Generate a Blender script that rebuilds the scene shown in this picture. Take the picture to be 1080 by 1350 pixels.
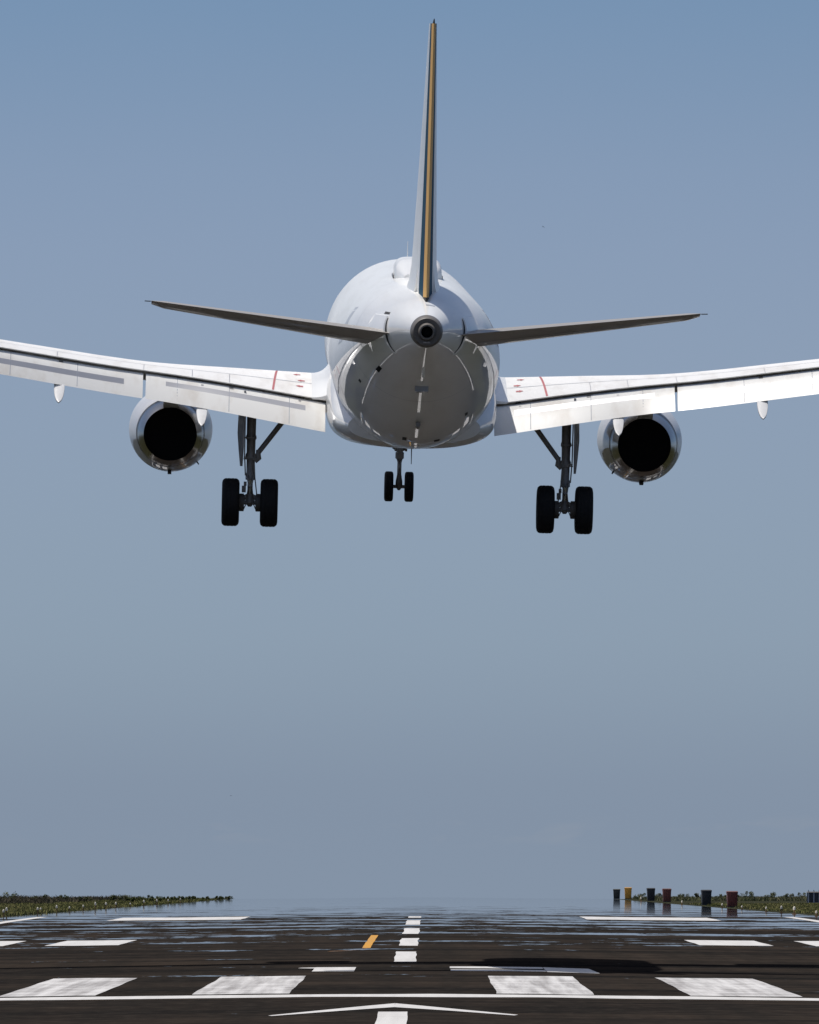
import bpy, bmesh, math, random
from mathutils import Vector, noise as mnoise
R = math.radians
random.seed(11)
for _o in list(bpy.data.objects):
    bpy.data.objects.remove(_o)
sc = bpy.context.scene
COL = sc.collection

# ------------------------------------------------------------------ camera
F = 15060.0                      # focal length in pixels of the 1080 x 1350 photograph
CX, CZ = 0.58, 2.56              # camera beside the centreline, 2.56 m above the asphalt
VX, VY = 565.0, 1129.0           # vanishing point of the runway in the photograph
cam_d = bpy.data.cameras.new("camera")
cam = bpy.data.objects.new("camera", cam_d)
COL.objects.link(cam)
cam_d.sensor_fit = 'VERTICAL'
cam_d.sensor_height = 36.0
cam_d.lens = F / 1350.0 * 36.0
cam_d.clip_start = 1.0
cam_d.clip_end = 60000.0
cam.location = (CX, 0, CZ)
cam.rotation_euler = (R(90) + math.atan((VY - 675) / F), 0, math.atan((VX - 540) / F))
sc.camera = cam

# ------------------------------------------------------------------ sky, sun, exposure
SUN = Vector((-0.25, 0.09, 0.96)).normalized()
world = bpy.data.worlds.new("World")
sc.world = world
world.use_nodes = True
wn = world.node_tree
wn.nodes.clear()
sky = wn.nodes.new("ShaderNodeTexSky")
sky.sky_type = 'NISHITA'
sky.sun_disc = False
sky.sun_elevation = math.asin(SUN.z)
sky.sun_rotation = math.atan2(SUN.x, SUN.y)
sky.altitude = 0
sky.air_density = 1.0
sky.dust_density = 1.0
sky.ozone_density = 1.5
def wnode(kind, **kw):
    n = wn.nodes.new(kind)
    for k, v in kw.items(): setattr(n, k, v)
    return n
wt = wnode("ShaderNodeTexCoord")
lift = wnode("ShaderNodeVectorMath", operation='MULTIPLY_ADD')      # clear air: read the sky a little above the dust layer
lift.inputs[1].default_value = (1, 1, 2.15)
lift.inputs[2].default_value = (0, 0, 0.174)
nrm = wnode("ShaderNodeVectorMath", operation='NORMALIZE')
wn.links.new(wt.outputs["Generated"], lift.inputs[0])
wn.links.new(lift.outputs[0], nrm.inputs[0])
wn.links.new(nrm.outputs[0], sky.inputs[0])
wsep = wnode("ShaderNodeSeparateXYZ")
wn.links.new(wt.outputs["Generated"], wsep.inputs[0])
wmr = wnode("ShaderNodeMapRange")                                    # elevation 0 .. 8.6 degrees
wmr.inputs["From Min"].default_value = 0.0
wmr.inputs["From Max"].default_value = 0.15
wn.links.new(wsep.outputs[2], wmr.inputs["Value"])
def wramp(stops):
    r = wnode("ShaderNodeValToRGB")
    e = r.color_ramp.elements
    while len(e) < len(stops): e.new(0.5)
    for q, (p, c) in zip(e, stops):
        q.position, q.color = p, (*c, 1)
    wn.links.new(wmr.outputs[0], r.inputs[0])
    return r.outputs[0]
def curve(table):
    """the table's rows joined by smooth curves, as closely spaced ramp stops"""
    n = len(table)
    out = []
    for i in range(25):
        x = (i / 24) ** 1.5
        k = max(j for j in range(n - 1) if table[j][0] <= x)
        h = table[k + 1][0] - table[k][0]
        u = (x - table[k][0]) / h
        def tan_(j, c):
            if j in (0, n - 1): return 0
            return (table[j + 1][1][c] - table[j - 1][1][c]) / (table[j + 1][0] - table[j - 1][0])
        out.append((x, tuple(table[k][1][c] * (2*u**3 - 3*u*u + 1) + tan_(k, c) * h * (u**3 - 2*u*u + u) + table[k+1][1][c] * (-2*u**3 + 3*u*u) + tan_(k+1, c) * h * (u**3 - u*u) for c in range(3))))
    return out
dust = wramp(curve([(0.0, (2.2, 2.7, 3.5)), (0.045, (2.24, 2.75, 3.54)), (0.14, (2.7, 3.31, 3.95)), (0.36, (2.85, 3.42, 4.3)), (0.50, (1.72, 2.80, 4.05)), (0.62, (1.6, 2.7, 4.0)), (1.0, (1.6, 2.7, 4.0))]))
dmix = wramp(curve([(0.0, (.86,) * 3), (0.045, (.86,) * 3), (0.14, (.72,) * 3), (0.36, (.48,) * 3), (0.50, (.48,) * 3), (0.66, (.25,) * 3), (0.85, (0, 0, 0)), (1.0, (0, 0, 0))]))
wm = wnode("ShaderNodeMix", data_type='RGBA')
wn.links.new(dmix, wm.inputs[0])
wn.links.new(sky.outputs[0], wm.inputs[6])
wn.links.new(dust, wm.inputs[7])
cm = wnode("ShaderNodeMapping")                                       # faint low cloud, a thin band just above the ground
cm.inputs["Scale"].default_value = (140, 140, 500)
wn.links.new(wt.outputs["Generated"], cm.inputs[0])
cn = wnode("ShaderNodeTexNoise")
cn.inputs["Scale"].default_value = 1.0
cn.inputs["Detail"].default_value = 5
wn.links.new(cm.outputs[0], cn.inputs["Vector"])
cr1 = wnode("ShaderNodeMapRange")
cr1.inputs["From Min"].default_value, cr1.inputs["From Max"].default_value = 0.55, 0.80
cr1.inputs["To Max"].default_value = 0.25
wn.links.new(cn.outputs[0], cr1.inputs["Value"])
band = wramp([(0.0, (0,) * 3), (0.004, (0,) * 3), (0.012, (1,) * 3), (0.018, (1,) * 3), (0.026, (0,) * 3)])
cmul = wnode("ShaderNodeMath", operation='MULTIPLY')
wn.links.new(cr1.outputs[0], cmul.inputs[0])
wn.links.new(band, cmul.inputs[1])
wm2 = wnode("ShaderNodeMix", data_type='RGBA')
wm2.inputs[7].default_value = (3.6, 3.7, 4.0, 1)
wn.links.new(cmul.outputs[0], wm2.inputs[0])
wn.links.new(wm.outputs[2], wm2.inputs[6])
bg = wnode("ShaderNodeBackground")
bg.inputs["Strength"].default_value = 0.10
wo = wnode("ShaderNodeOutputWorld")
wn.links.new(wm2.outputs[2], bg.inputs[0])
wn.links.new(bg.outputs[0], wo.inputs[0])
sun_d = bpy.data.lights.new("sun", 'SUN')
sun_d.energy = 4.8
sun_d.angle = R(0.5)
sun_d.color = (1.0, 0.96, 0.90)
sun = bpy.data.objects.new("sun", sun_d)
COL.objects.link(sun)
sun.rotation_euler = SUN.to_track_quat('Z', 'Y').to_euler()
sun.location = (-60, 200, 120)
sc.view_settings.view_transform = 'Standard'
sc.view_settings.look = 'None'
sc.view_settings.exposure = 0.0
sc.view_settings.gamma = 1.0
sc.render.engine = 'CYCLES'
sc.cycles.max_bounces = 8
sc.cycles.glossy_bounces = 6

# ------------------------------------------------------------------ materials
def new_mat(name):
    m = bpy.data.materials.new(name)
    m.use_nodes = True
    nt = m.node_tree
    nt.nodes.clear()
    out = nt.nodes.new("ShaderNodeOutputMaterial")
    b = nt.nodes.new("ShaderNodeBsdfPrincipled")
    nt.links.new(b.outputs[0], out.inputs[0])
    return m, nt, b, out

def node(nt, kind, **kw):
    n = nt.nodes.new(kind)
    for k, v in kw.items():
        setattr(n, k, v)
    return n

def ramp(nt, fac, stops):
    r = node(nt, "ShaderNodeValToRGB")
    els = r.color_ramp.elements
    while len(els) < len(stops):
        els.new(0.5)
    for e, (p, c) in zip(els, stops):
        e.position = p
        e.color = (c, c, c, 1) if isinstance(c, (int, float)) else (*c, 1)
    nt.links.new(fac, r.inputs[0])
    return r.outputs[0]

def coords(nt, scale=(1, 1, 1), world_pos=False):
    m = node(nt, "ShaderNodeMapping")
    m.inputs["Scale"].default_value = scale
    if world_pos:
        g = node(nt, "ShaderNodeNewGeometry")
        nt.links.new(g.outputs["Position"], m.inputs[0])
    else:
        t = node(nt, "ShaderNodeTexCoord")
        nt.links.new(t.outputs["Object"], m.inputs[0])
    return m.outputs[0]

def noise(nt, vec, scale, detail=4, rough=0.55):
    n = node(nt, "ShaderNodeTexNoise")
    n.inputs["Scale"].default_value = scale
    n.inputs["Detail"].default_value = detail
    n.inputs["Roughness"].default_value = rough
    nt.links.new(vec, n.inputs["Vector"])
    return n.outputs[0]

def mixc(nt, fac, a, b, mode='MIX'):
    m = node(nt, "ShaderNodeMix", data_type='RGBA', blend_type=mode)
    for i, v in ((6, a), (7, b)):
        if isinstance(v, tuple):
            m.inputs[i].default_value = (*v, 1)
        else:
            nt.links.new(v, m.inputs[i])
    if isinstance(fac, (int, float)):
        m.inputs[0].default_value = fac
    else:
        nt.links.new(fac, m.inputs[0])
    return m.outputs[2]

def math_n(nt, op, a, b=None, clamp=False):
    m = node(nt, "ShaderNodeMath", operation=op)
    m.use_clamp = clamp
    for i, v in ((0, a), (1, b)):
        if v is None:
            continue
        if isinstance(v, (int, float)):
            m.inputs[i].default_value = v
        else:
            nt.links.new(v, m.inputs[i])
    return m.outputs[0]

def paint(name, col, rough=0.25, coat=0.0, metal=0.0, grime=0.0, gcol=(0.30, 0.26, 0.20),
          gscale=(1.0, 0.35, 1.0), spec=0.5):
    m, nt, b, out = new_mat(name)
    b.inputs["Roughness"].default_value = rough
    b.inputs["Metallic"].default_value = metal
    b.inputs["Specular IOR Level"].default_value = spec
    b.inputs["Coat Weight"].default_value = coat
    b.inputs["Coat Roughness"].default_value = 0.015
    if grime > 0:
        v = coords(nt, gscale)
        n = noise(nt, v, 2.2, 6, 0.6)
        f = ramp(nt, n, [(0.48, 0.0), (0.78, grime)])
        c = mixc(nt, f, col, gcol)
        nt.links.new(c, b.inputs["Base Color"])
    else:
        b.inputs["Base Color"].default_value = (*col, 1)
    return m

M = {}
def gloss(name, col, cap=0.35, rough=0.03, grime=0.0, gcol=(0.30, 0.26, 0.20), gscale=(1.0, 0.35, 1.0), drough=0.6, ior=1.6):
    """clear-coated paint: a matt colour under a clear film whose sheen stays below cap at grazing angles"""
    m, nt, b, out = new_mat(name)
    nt.nodes.remove(b)
    d = node(nt, "ShaderNodeBsdfDiffuse")
    d.inputs["Roughness"].default_value = drough
    if grime > 0:
        n = noise(nt, coords(nt, gscale), 2.2, 6, 0.6)
        nt.links.new(mixc(nt, ramp(nt, n, [(0.48, 0.0), (0.78, grime)]), col, gcol), d.inputs["Color"])
    else:
        d.inputs["Color"].default_value = (*col, 1)
    g = node(nt, "ShaderNodeBsdfGlossy")
    g.inputs["Roughness"].default_value = rough
    fr = node(nt, "ShaderNodeFresnel")
    fr.inputs["IOR"].default_value = ior
    mx = node(nt, "ShaderNodeMixShader")
    nt.links.new(math_n(nt, 'MINIMUM', fr.outputs[0], cap), mx.inputs[0])
    nt.links.new(d.outputs[0], mx.inputs[1])
    nt.links.new(g.outputs[0], mx.inputs[2])
    nt.links.new(mx.outputs[0], out.inputs[0])
    return m
M['white'] = gloss('white_gloss_paint', (0.86, 0.86, 0.84), 0.46, 0.012, grime=0.15, gcol=(0.46, 0.40, 0.33), gscale=(1.3, 0.10, 1.3), ior=2.0)
M['wing'] = gloss('white_wing_paint', (0.78, 0.77, 0.75), 0.14, 0.15, grime=0.42, gcol=(0.40, 0.34, 0.27), gscale=(0.8, 0.25, 1.0))
M['flap'] = gloss('white_flap_paint', (0.76, 0.75, 0.72), 0.05, 0.30, grime=0.42, gcol=(0.42, 0.34, 0.25), gscale=(0.8, 0.3, 0.3))
M['band'] = paint('bare_metal_strip', (0.40, 0.40, 0.41), 0.32, 0.0, metal=0.75)
M['yellow'] = gloss('ochre_stripe', (0.74, 0.45, 0.16), 0.07, 0.1, grime=0.1)
M['teal'] = gloss('teal_blue_stripe', (0.030, 0.075, 0.115), 0.06, 0.1)
M['steel'] = paint('polished_nozzle_metal', (0.44, 0.42, 0.39), 0.22, 0.0, metal=1.0, grime=0.45, gcol=(0.25, 0.2, 0.16))
M['dark_metal'] = paint('dark_heat_stained_metal', (0.10, 0.09, 0.08), 0.5, 0.0, metal=0.0, grime=0.4, gcol=(0.04, 0.035, 0.03))
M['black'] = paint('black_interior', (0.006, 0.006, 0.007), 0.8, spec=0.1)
M['gear'] = paint('grey_gear_enamel', (0.19, 0.18, 0.17), 0.35, 0.0, grime=0.6, gcol=(0.04, 0.035, 0.03), gscale=(3, 3, 2))
M['chrome'] = paint('chromed_piston', (0.7, 0.7, 0.7), 0.12, 0.0, metal=1.0)
M['rubber'] = paint('tyre_rubber', (0.012, 0.012, 0.013), 0.75, spec=0.2)
M['cove_shade'] = paint('dark_cove_shade', (0.03, 0.03, 0.03), 0.8, spec=0.1)  # shade inside the flap cove, painted near black on its faces
M['red'] = paint('red_marking', (0.30, 0.085, 0.09), 0.6)
M['seam'] = paint('dark_seam', (0.05, 0.05, 0.05), 0.7, spec=0.1)
M['fade'] = gloss('grey_decal', (0.47, 0.49, 0.52), 0.3, 0.03)
M['glass'] = paint('lamp_glass', (0.5, 0.5, 0.5), 0.05, metal=0.6)

M['door'] = gloss('grey_door_paint', (0.30, 0.30, 0.31), 0.15, 0.1, grime=0.2)

# ------------------------------------------------------------------ object helpers
def link(name, bm, mats, parent=None, smooth=True, sharp=None):
    me = bpy.data.meshes.new(name)
    bm.normal_update()
    bm.to_mesh(me)
    bm.free()
    for m in (mats if isinstance(mats, (list, tuple)) else [mats]):
        me.materials.append(m)
    if smooth:
        me.polygons.foreach_set('use_smooth', [True] * len(me.polygons))
        if sharp is not None:
            me.set_sharp_from_angle(angle=R(sharp))
    o = bpy.data.objects.new(name, me)
    COL.objects.link(o)
    if parent:
        o.parent = parent
    return o

def empty(name, loc=(0, 0, 0), rot=(0, 0, 0)):
    o = bpy.data.objects.new(name, None)
    o.empty_display_size = 0.5
    o.location = loc
    o.rotation_euler = rot
    COL.objects.link(o)
    return o

def tag(o, label=None, cat=None, group=None, kind=None):
    if label: o['label'] = label
    if cat: o['category'] = cat
    if group: o['group'] = group
    if kind: o['kind'] = kind
    return o

def rings(bm, rs, closed=True, cap0=True, cap1=True, matf=None):
    """loft a list of point rings; matf(i, j) gives a material index"""
    vs = [[bm.verts.new(p) for p in r] for r in rs]
    n = len(vs[0])
    for i in range(len(vs) - 1):
        for j in range(n if closed else n - 1):
            k = (j + 1) % n
            f = bm.faces.new((vs[i][j], vs[i][k], vs[i + 1][k], vs[i + 1][j]))
            if matf: f.material_index = matf(i, j)
    if closed and cap0: bm.faces.new(list(reversed(vs[0])))
    if closed and cap1: bm.faces.new(vs[-1])
    return vs

def finish(bm):
    bmesh.ops.recalc_face_normals(bm, faces=bm.faces)
    return bm

def box(bm, c, s, taper=1.0, mi=0):
    vs = []
    for z in (-1, 1):
        t = taper if z > 0 else 1.0
        for x, y in ((-1, -1), (1, -1), (1, 1), (-1, 1)):
            vs.append(bm.verts.new((c[0] + x * s[0] / 2 * t, c[1] + y * s[1] / 2 * t, c[2] + z * s[2] / 2)))
    for f in ((0, 3, 2, 1), (4, 5, 6, 7), (0, 1, 5, 4), (1, 2, 6, 5), (2, 3, 7, 6), (3, 0, 4, 7)):
        bm.faces.new([vs[i] for i in f]).material_index = mi

def tube(bm, pts, rad, n=14, mi=0):
    """tube through points; rad is a number or a list"""
    pts = [Vector(p) for p in pts]
    rr = rad if isinstance(rad, (list, tuple)) else [rad] * len(pts)
    rs = []
    for i, p in enumerate(pts):
        d = (pts[min(i + 1, len(pts) - 1)] - pts[max(i - 1, 0)]).normalized()
        a = d.cross(Vector((0.13, 1, 0.21))).normalized()
        b = d.cross(a)
        rs.append([p + (a * math.cos(t) + b * math.sin(t)) * rr[i] for t in [2 * math.pi * k / n for k in range(n)]])
    rings(bm, rs, matf=lambda i, j: mi)

def lathe_x(bm, prof, c, n=40, mi=None):
    """profile of (x offset, radius) turned round an axle along x"""
    rs = [[(c[0] + x, c[1] + r * math.cos(2 * math.pi * k / n), c[2] + r * math.sin(2 * math.pi * k / n)) for k in range(n)] for x, r in prof]
    rings(bm, rs, matf=(lambda i, j: mi[i]) if mi else None)

def cr(xs, table):
    """smooth (monotone cubic) interpolation of rows (s, v1, v2...)"""
    n = len(table)
    S = [t[0] for t in table]
    m = len(table[0]) - 1
    out = []
    slopes = []
    for c in range(1, m + 1):
        d = [(table[i + 1][c] - table[i][c]) / (S[i + 1] - S[i]) for i in range(n - 1)]
        t = [d[0]] + [0 if d[i - 1] * d[i] <= 0 else 2 * d[i - 1] * d[i] / (d[i - 1] + d[i]) for i in range(1, n - 1)] + [d[-1]]
        slopes.append(t)
    for x in xs:
        i = 0
        while i < n - 2 and x > S[i + 1]: i += 1
        h = S[i + 1] - S[i]
        u = min(1, max(0, (x - S[i]) / h))
        row = []
        for c in range(m):
            a, b = table[i][c + 1], table[i + 1][c + 1]
            ta, tb = slopes[c][i] * h, slopes[c][i + 1] * h
            row.append(a * (2 * u**3 - 3 * u**2 + 1) + ta * (u**3 - 2 * u**2 + u) + b * (-2 * u**3 + 3 * u**2) + tb * (u**3 - u**2))
        out.append(row)
    return out

def lerp(a, b, t): return a + (b - a) * t

# ------------------------------------------------------------------ ground
def sm(a, b, x):
    t = min(1, max(0, (x - a) / (b - a)))
    return t * t * (3 - 2 * t)

def slope_int(d, a, b, s):
    """height gained by a slope that eases from 0 at a to s at b"""
    if d <= a: return 0
    if d >= b: return s * (b - a) * 0.5 + s * (d - b)
    t = (d - a) / (b - a)
    return s * (b - a) * (t**3 - t**4 / 2)

def gz(x, y):
    z = slope_int(y, 450, 560, -0.0024) + slope_int(y, 1120, 1220, -0.008)
    ax = abs(x)
    camber = 0.002 * ax * ax if ax < 3 else (0.018 + 0.012 * (ax - 3) if ax < 9 else 0.09 + 0.06 * (1 - math.exp(-(ax - 9) / 5)))
    return z - camber

def px(x, y, d):
    """photograph pixel and distance to a point of the place"""
    return (CX + (x - VX) * d / F, d, CZ + (VY - y) * d / F)

def asphalt_mat():
    m, nt, b, out = new_mat('runway_asphalt')
    p = coords(nt, (1, 1, 1), True)
    fine = noise(nt, coords(nt, (1.0, 0.25, 1), True), 2.5, 8, 0.7)
    big = noise(nt, coords(nt, (0.05, 0.075, 1), True), 1.0, 5, 0.6)
    lanes = noise(nt, coords(nt, (0.75, 0.012, 1), True), 1.0, 4, 0.6)
    bands = noise(nt, coords(nt, (0.02, 0.16, 1), True), 1.0, 4, 0.65)
    seams = noise(nt, coords(nt, (0.012, 0.42, 1), True), 1.0, 2, 0.5)
    c = mixc(nt, ramp(nt, big, [(0.40, 0), (0.60, 1)]), (0.0140, 0.0122, 0.0112), (0.0285, 0.0225, 0.0185))
    c = mixc(nt, ramp(nt, bands, [(0.38, 1), (0.50, 0)]), c, (0.0095, 0.009, 0.009))
    c = mixc(nt, ramp(nt, seams, [(0.34, 0.7), (0.40, 0)]), c, (0.0075, 0.0075, 0.008))
    c = mixc(nt, ramp(nt, lanes, [(0.33, 0.65), (0.58, 0)]), c, (0.012, 0.0115, 0.011))
    c = mixc(nt, ramp(nt, fine, [(0.47, 0), (0.82, 0.40)]), c, (0.055, 0.046, 0.038))
    nt.links.new(c, b.inputs["Base Color"])
    b.inputs["Roughness"].default_value = 1.0
    b.inputs["Specular IOR Level"].default_value = 0.0
    # a skin of hot air over the far asphalt mirrors the sky: streaks first, then all of it
    sep = node(nt, "ShaderNodeSeparateXYZ")
    nt.links.new(p, sep.inputs[0])
    d = sep.outputs[1]
    near = ramp(nt, math_n(nt, 'DIVIDE', d, 800.0), [(0.30, 0.28), (0.375, 0.345), (0.4375, 0.405), (0.50, 0.446), (0.55, 0.472), (0.60, 0.505), (0.64, 0.545), (0.72, 0.60), (0.81, 0.65), (0.975, 0.80)])
    st = noise(nt, coords(nt, (0.030, 0.10, 1), True), 1.0, 4, 0.65)
    st2 = noise(nt, coords(nt, (0.55, 0.10, 1), True), 1.0, 5, 0.75)
    s = math_n(nt, 'ADD', math_n(nt, 'MULTIPLY', st, 0.60), math_n(nt, 'MULTIPLY', st2, 0.40))
    thr = math_n(nt, 'SUBTRACT', 0.78, math_n(nt, 'MULTIPLY', near, 0.56))
    f = math_n(nt, 'MULTIPLY', math_n(nt, 'SUBTRACT', s, thr), 40.0, True)
    g = node(nt, "ShaderNodeBsdfGlossy")
    g.distribution = 'MULTI_GGX'
    g.inputs["Roughness"].default_value = 0.022
    g.inputs["Color"].default_value = (1, 1, 1, 1)
    mx = node(nt, "ShaderNodeMixShader")
    nt.links.new(f, mx.inputs[0])
    nt.links.new(b.outputs[0], mx.inputs[1])
    nt.links.new(g.outputs[0], mx.inputs[2])
    nt.links.new(mx.outputs[0], out.inputs[0])
    return m

def soil_mat():
    m, nt, b, out = new_mat('grassland_soil')
    n = noise(nt, coords(nt, (0.3, 0.12, 1), True), 1.0, 6, 0.65)
    c = mixc(nt, ramp(nt, n, [(0.35, 0), (0.65, 1)]), (0.013, 0.015, 0.006), (0.028, 0.026, 0.011))
    nt.links.new(c, b.inputs["Base Color"])
    b.inputs["Roughness"].default_value = 1.0
    b.inputs["Specular IOR Level"].default_value = 0.05
    return m

YS = [-300, -100, 0, 60, 100, 140] + list(range(160, 440, 10)) + list(range(440, 620, 5)) + list(range(620, 1100, 20)) + list(range(1100, 1240, 10)) + [1260, 1300, 1400, 1600, 2000, 3000, 5000, 9000, 16000]

def sheet(name, xs, ys, mat, dz=0.0, parent=None):
    bm = bmesh.new()
    vs = [[bm.verts.new((x, y, gz(x, y) + dz)) for x in xs] for y in ys]
    for i in range(len(ys) - 1):
        for j in range(len(xs) - 1):
            bm.faces.new((vs[i][j], vs[i][j + 1], vs[i + 1][j + 1], vs[i + 1][j]))
    return link(name, bm, mat, parent)

ground = sheet('ground', [-6000, -1500, -400, -120, -60, -36, -24, -18, -12, -9, -6, -3, 0, 3, 6, 9, 12, 18, 24, 36, 60, 120, 400, 1500, 6000], YS, soil_mat(), -0.03)
tag(ground, kind='structure')
RW = 18.6                         # half width of the paved strip
runway = sheet('runway', [-RW] + [k * 0.5 for k in range(-36, 37)] + [RW],
               [y for y in YS if y <= 1240], asphalt_mat(), 0.0)
tag(runway, kind='structure')

def paint_road(name, col, wear, seed):
    m, nt, b, out = new_mat(name)
    n1 = noise(nt, coords(nt, (3.2, 0.05, 1), True), 1.0, 4, 0.6)
    n2 = noise(nt, coords(nt, (0.5, 0.45, 1), True), 1.3, 6, 0.65)
    s = math_n(nt, 'ADD', math_n(nt, 'MULTIPLY', n1, 0.55), math_n(nt, 'MULTIPLY', n2, 0.45))
    f = ramp(nt, s, [(0.42, 0.0), (0.60, wear)])
    c = mixc(nt, f, col, (0.16, 0.15, 0.145))
    nt.links.new(c, b.inputs["Base Color"])
    b.inputs["Roughness"].default_value = 0.85
    b.inputs["Specular IOR Level"].default_value = 0.15
    return m
M['rw'] = paint_road('white_runway_paint', (0.46, 0.45, 0.435), 0.22, 0)
M['rw_worn'] = paint_road('worn_white_runway_paint', (0.46, 0.45, 0.44), 0.80, 1)
M['ry'] = paint_road('yellow_taxi_paint', (0.42, 0.21, 0.03), 0.3, 2)

def marking(name, poly, mat, jit=0.0, dz=0.008, step=0.4):
    """flat paint inside a four-sided outline (near left, near right, far right, far left), subdivided to lie on the asphalt"""
    a, b, c, d = [Vector((*p, 0)) for p in poly]
    nx = max(1, int(max((b - a).length, (c - d).length) / step))
    ny = max(1, int(max((d - a).length, (c - b).length) / 3.0))
    bm = bmesh.new()
    rows = []
    off = random.random() * 50
    for i in range(ny + 1):
        row = []
        for j in range(nx + 1):
            p = a.lerp(b, j / nx).lerp(d.lerp(c, j / nx), i / ny)
            e = i in (0, ny)
            x = p.x + (jit * 0.035 * mnoise.noise((p.y * 0.12, off, 1)) if j in (0, nx) else 0)
            y = p.y + (jit * 0.7 * mnoise.noise((p.x * 0.8, off, i)) if e else 0)
            row.append(bm.verts.new((x, y, gz(x, y) + dz)))
        rows.append(row)
    for i in range(ny):
        for j in range(nx):
            bm.faces.new((rows[i][j], rows[i][j + 1], rows[i + 1][j + 1], rows[i + 1][j]))
    return tag(link(name, bm, mat, runway), kind='structure')

def rect(x0, x1, y0, y1): return [(x0, y0), (x1, y0), (x1, y1), (x0, y1)]
# arrow before the threshold: shaft and two head strokes
marking('arrow_shaft', rect(-0.24, 0.24, 172.5, 188.2), M['rw'], 0.6)
marking('added_reflection_line', rect(-0.06, 0.06, 60, 118), M['rw_worn'], 0.6)  # unseen mark, added for its reflection in the belly
marking('added_reflection_bar', rect(-0.75, 0.75, 121, 126), M['rw_worn'], 0.4)  # unseen crossbar, likewise added to be mirrored in the belly
marking('arrow_head', [(-1.93, 183.6), (0.0, 193.8), (0.0, 198.8), (-2.0, 184.2)], M['rw'], 0.4, step=0.3)
marking('arrow_head', [(0.0, 193.8), (1.96, 184.3), (2.03, 185.0), (0.0, 198.8)], M['rw'], 0.4, step=0.3)
# threshold line and piano keys
marking('threshold_line', rect(-17.5, 17.5, 208.0, 212.0), M['rw'], 0.9)
for s in (-1, 1):
    for k in range(4):
        x0 = (1.85 if s > 0 else 2.03) + 3.62 * k
        a, b = sorted((s * x0, s * (x0 + (2.1 if (s, k) == (1, 1) else 1.82))))
        marking('threshold_bar', rect(a, b, 213.6, 245.5), M['rw_worn'], 1.6)
# runway number
marking('runway_number', rect(-2.02, -1.08, 254.5, 264.0), M['rw'], 0.5)
marking('runway_number', [(-2.42, 262.2), (-2.02, 261.2), (-2.02, 263.6), (-2.36, 263.2)], M['rw'], 0.3)
marking('runway_number', rect(1.08, 3.22, 261.6, 265.6), M['rw'], 0.8)
marking('runway_number', rect(1.08, 3.22, 255.4, 258.9), M['rw'], 0.8)
marking('runway_number', [(3.22, 254.9), (4.36, 252.8), (4.26, 263.0), (3.22, 265.4)], M['rw'], 0.5)
# centreline
for k in range(5):
    y0 = 277 + 50 * k
    marking('centreline_stripe', rect(-0.27, 0.27, y0, y0 + 30 if k < 4 else y0 + 12), M['rw'], 1.6)
# touchdown zone and aiming point
for s in (-1, 1):
    for x0, w in ((8.65, 2.2), (12.1, 2.2)):
        a, b = sorted((s * x0, s * (x0 + w)))
        marking('touchdown_bar', rect(a, b, 340, 361), M['rw'], 1.6)
    a, b = sorted((s * 7.2, s * 12.8))
    marking('aiming_point', rect(a, b, 476, 502), M['rw'], 3.0)
    a, b = sorted((s * 16.5, s * 17.0))
    marking('edge_line', rect(a, b, 60, 513), M['rw'], 1.0, step=0.4)
# yellow lead-off line
marking('taxi_line', rect(-1.28, -1.05, 319, 371), M['ry'], 0.6)
bm = bmesh.new()
pr = None
for i in range(13):
    t = i / 12
    x, y = -1.16 - 0.95 * t * t, 319 - 13 * t + 3 * t * t
    a, b = bm.verts.new((x - 0.05, y - 0.9, gz(x, y) + 0.004)), bm.verts.new((x + 0.05, y + 0.9, gz(x, y) + 0.004))
    if pr: bm.faces.new((pr[0], pr[1], b, a))
    pr = (a, b)
tag(link('taxi_line', finish(bm), paint_road('faded_yellow_paint', (0.16, 0.085, 0.04), 0.7, 4), runway), kind='structure')

# ------------------------------------------------------------------ airliner
PITCH, YAW, ROLL = R(4.2), R(1.15), R(1.3)
AP = Vector((0.155, 274.9, 14.64))
plane = empty('airliner', AP, (PITCH, ROLL, YAW))
tag(plane, 'white twin engine airliner landing with wheels down above the runway', 'airplane')
S0 = 17.7
def L(s): return S0 - s            # distance from the nose -> local forward axis

FUS = [(0, .04, -.42, -.50), (.25, .50, -.05, -.86), (.8, .93, .36, -1.2), (1.6, 1.28, .78, -1.5), (2.6, 1.58, 1.35, -1.74), (3.6, 1.78, 1.74, -1.9), (5, 1.93, 2.0, -2.02),
       (6.5, 1.975, 2.07, -2.07), (22.6, 1.975, 2.07, -2.07), (24, 1.97, 2.07, -2.04), (26, 1.94, 2.06, -1.87), (28, 1.86, 2.05, -1.50), (30, 1.71, 2.04, -1.03),
       (32, 1.48, 2.01, -.52), (34, 1.15, 1.93, -.02), (35.5, .83, 1.80, .36), (36.5, .58, 1.62, .58), (37.15, .37, 1.46, .72)]
def fus_at(s): return cr([s], FUS)[0]
def fus_pt(s, a, off=0.0):
    w, zt, zb = fus_at(s)
    zc, h = (zt + zb) / 2, (zt - zb) / 2
    n = Vector((math.cos(a) / max(w, .01), 0, math.sin(a) / max(h, .01))).normalized()
    return Vector((w * math.cos(a), L(s), zc + h * math.sin(a))) + n * off
ss = [0, .08, .25, .5, .8, 1.2, 1.6, 2.1, 2.6, 3.1, 3.6, 4.3, 5, 5.8, 6.5] + [7 + i for i in range(16)] + [22.6 + .5 * i for i in range(29)] + [36.85, 37.15]
bm = bmesh.new()
NA = 72
rings(bm, [[fus_pt(s, 2 * math.pi * k / NA) for k in range(NA)] for s in ss])
link('fuselage', finish(bm), M['white'], plane, sharp=60)

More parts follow.
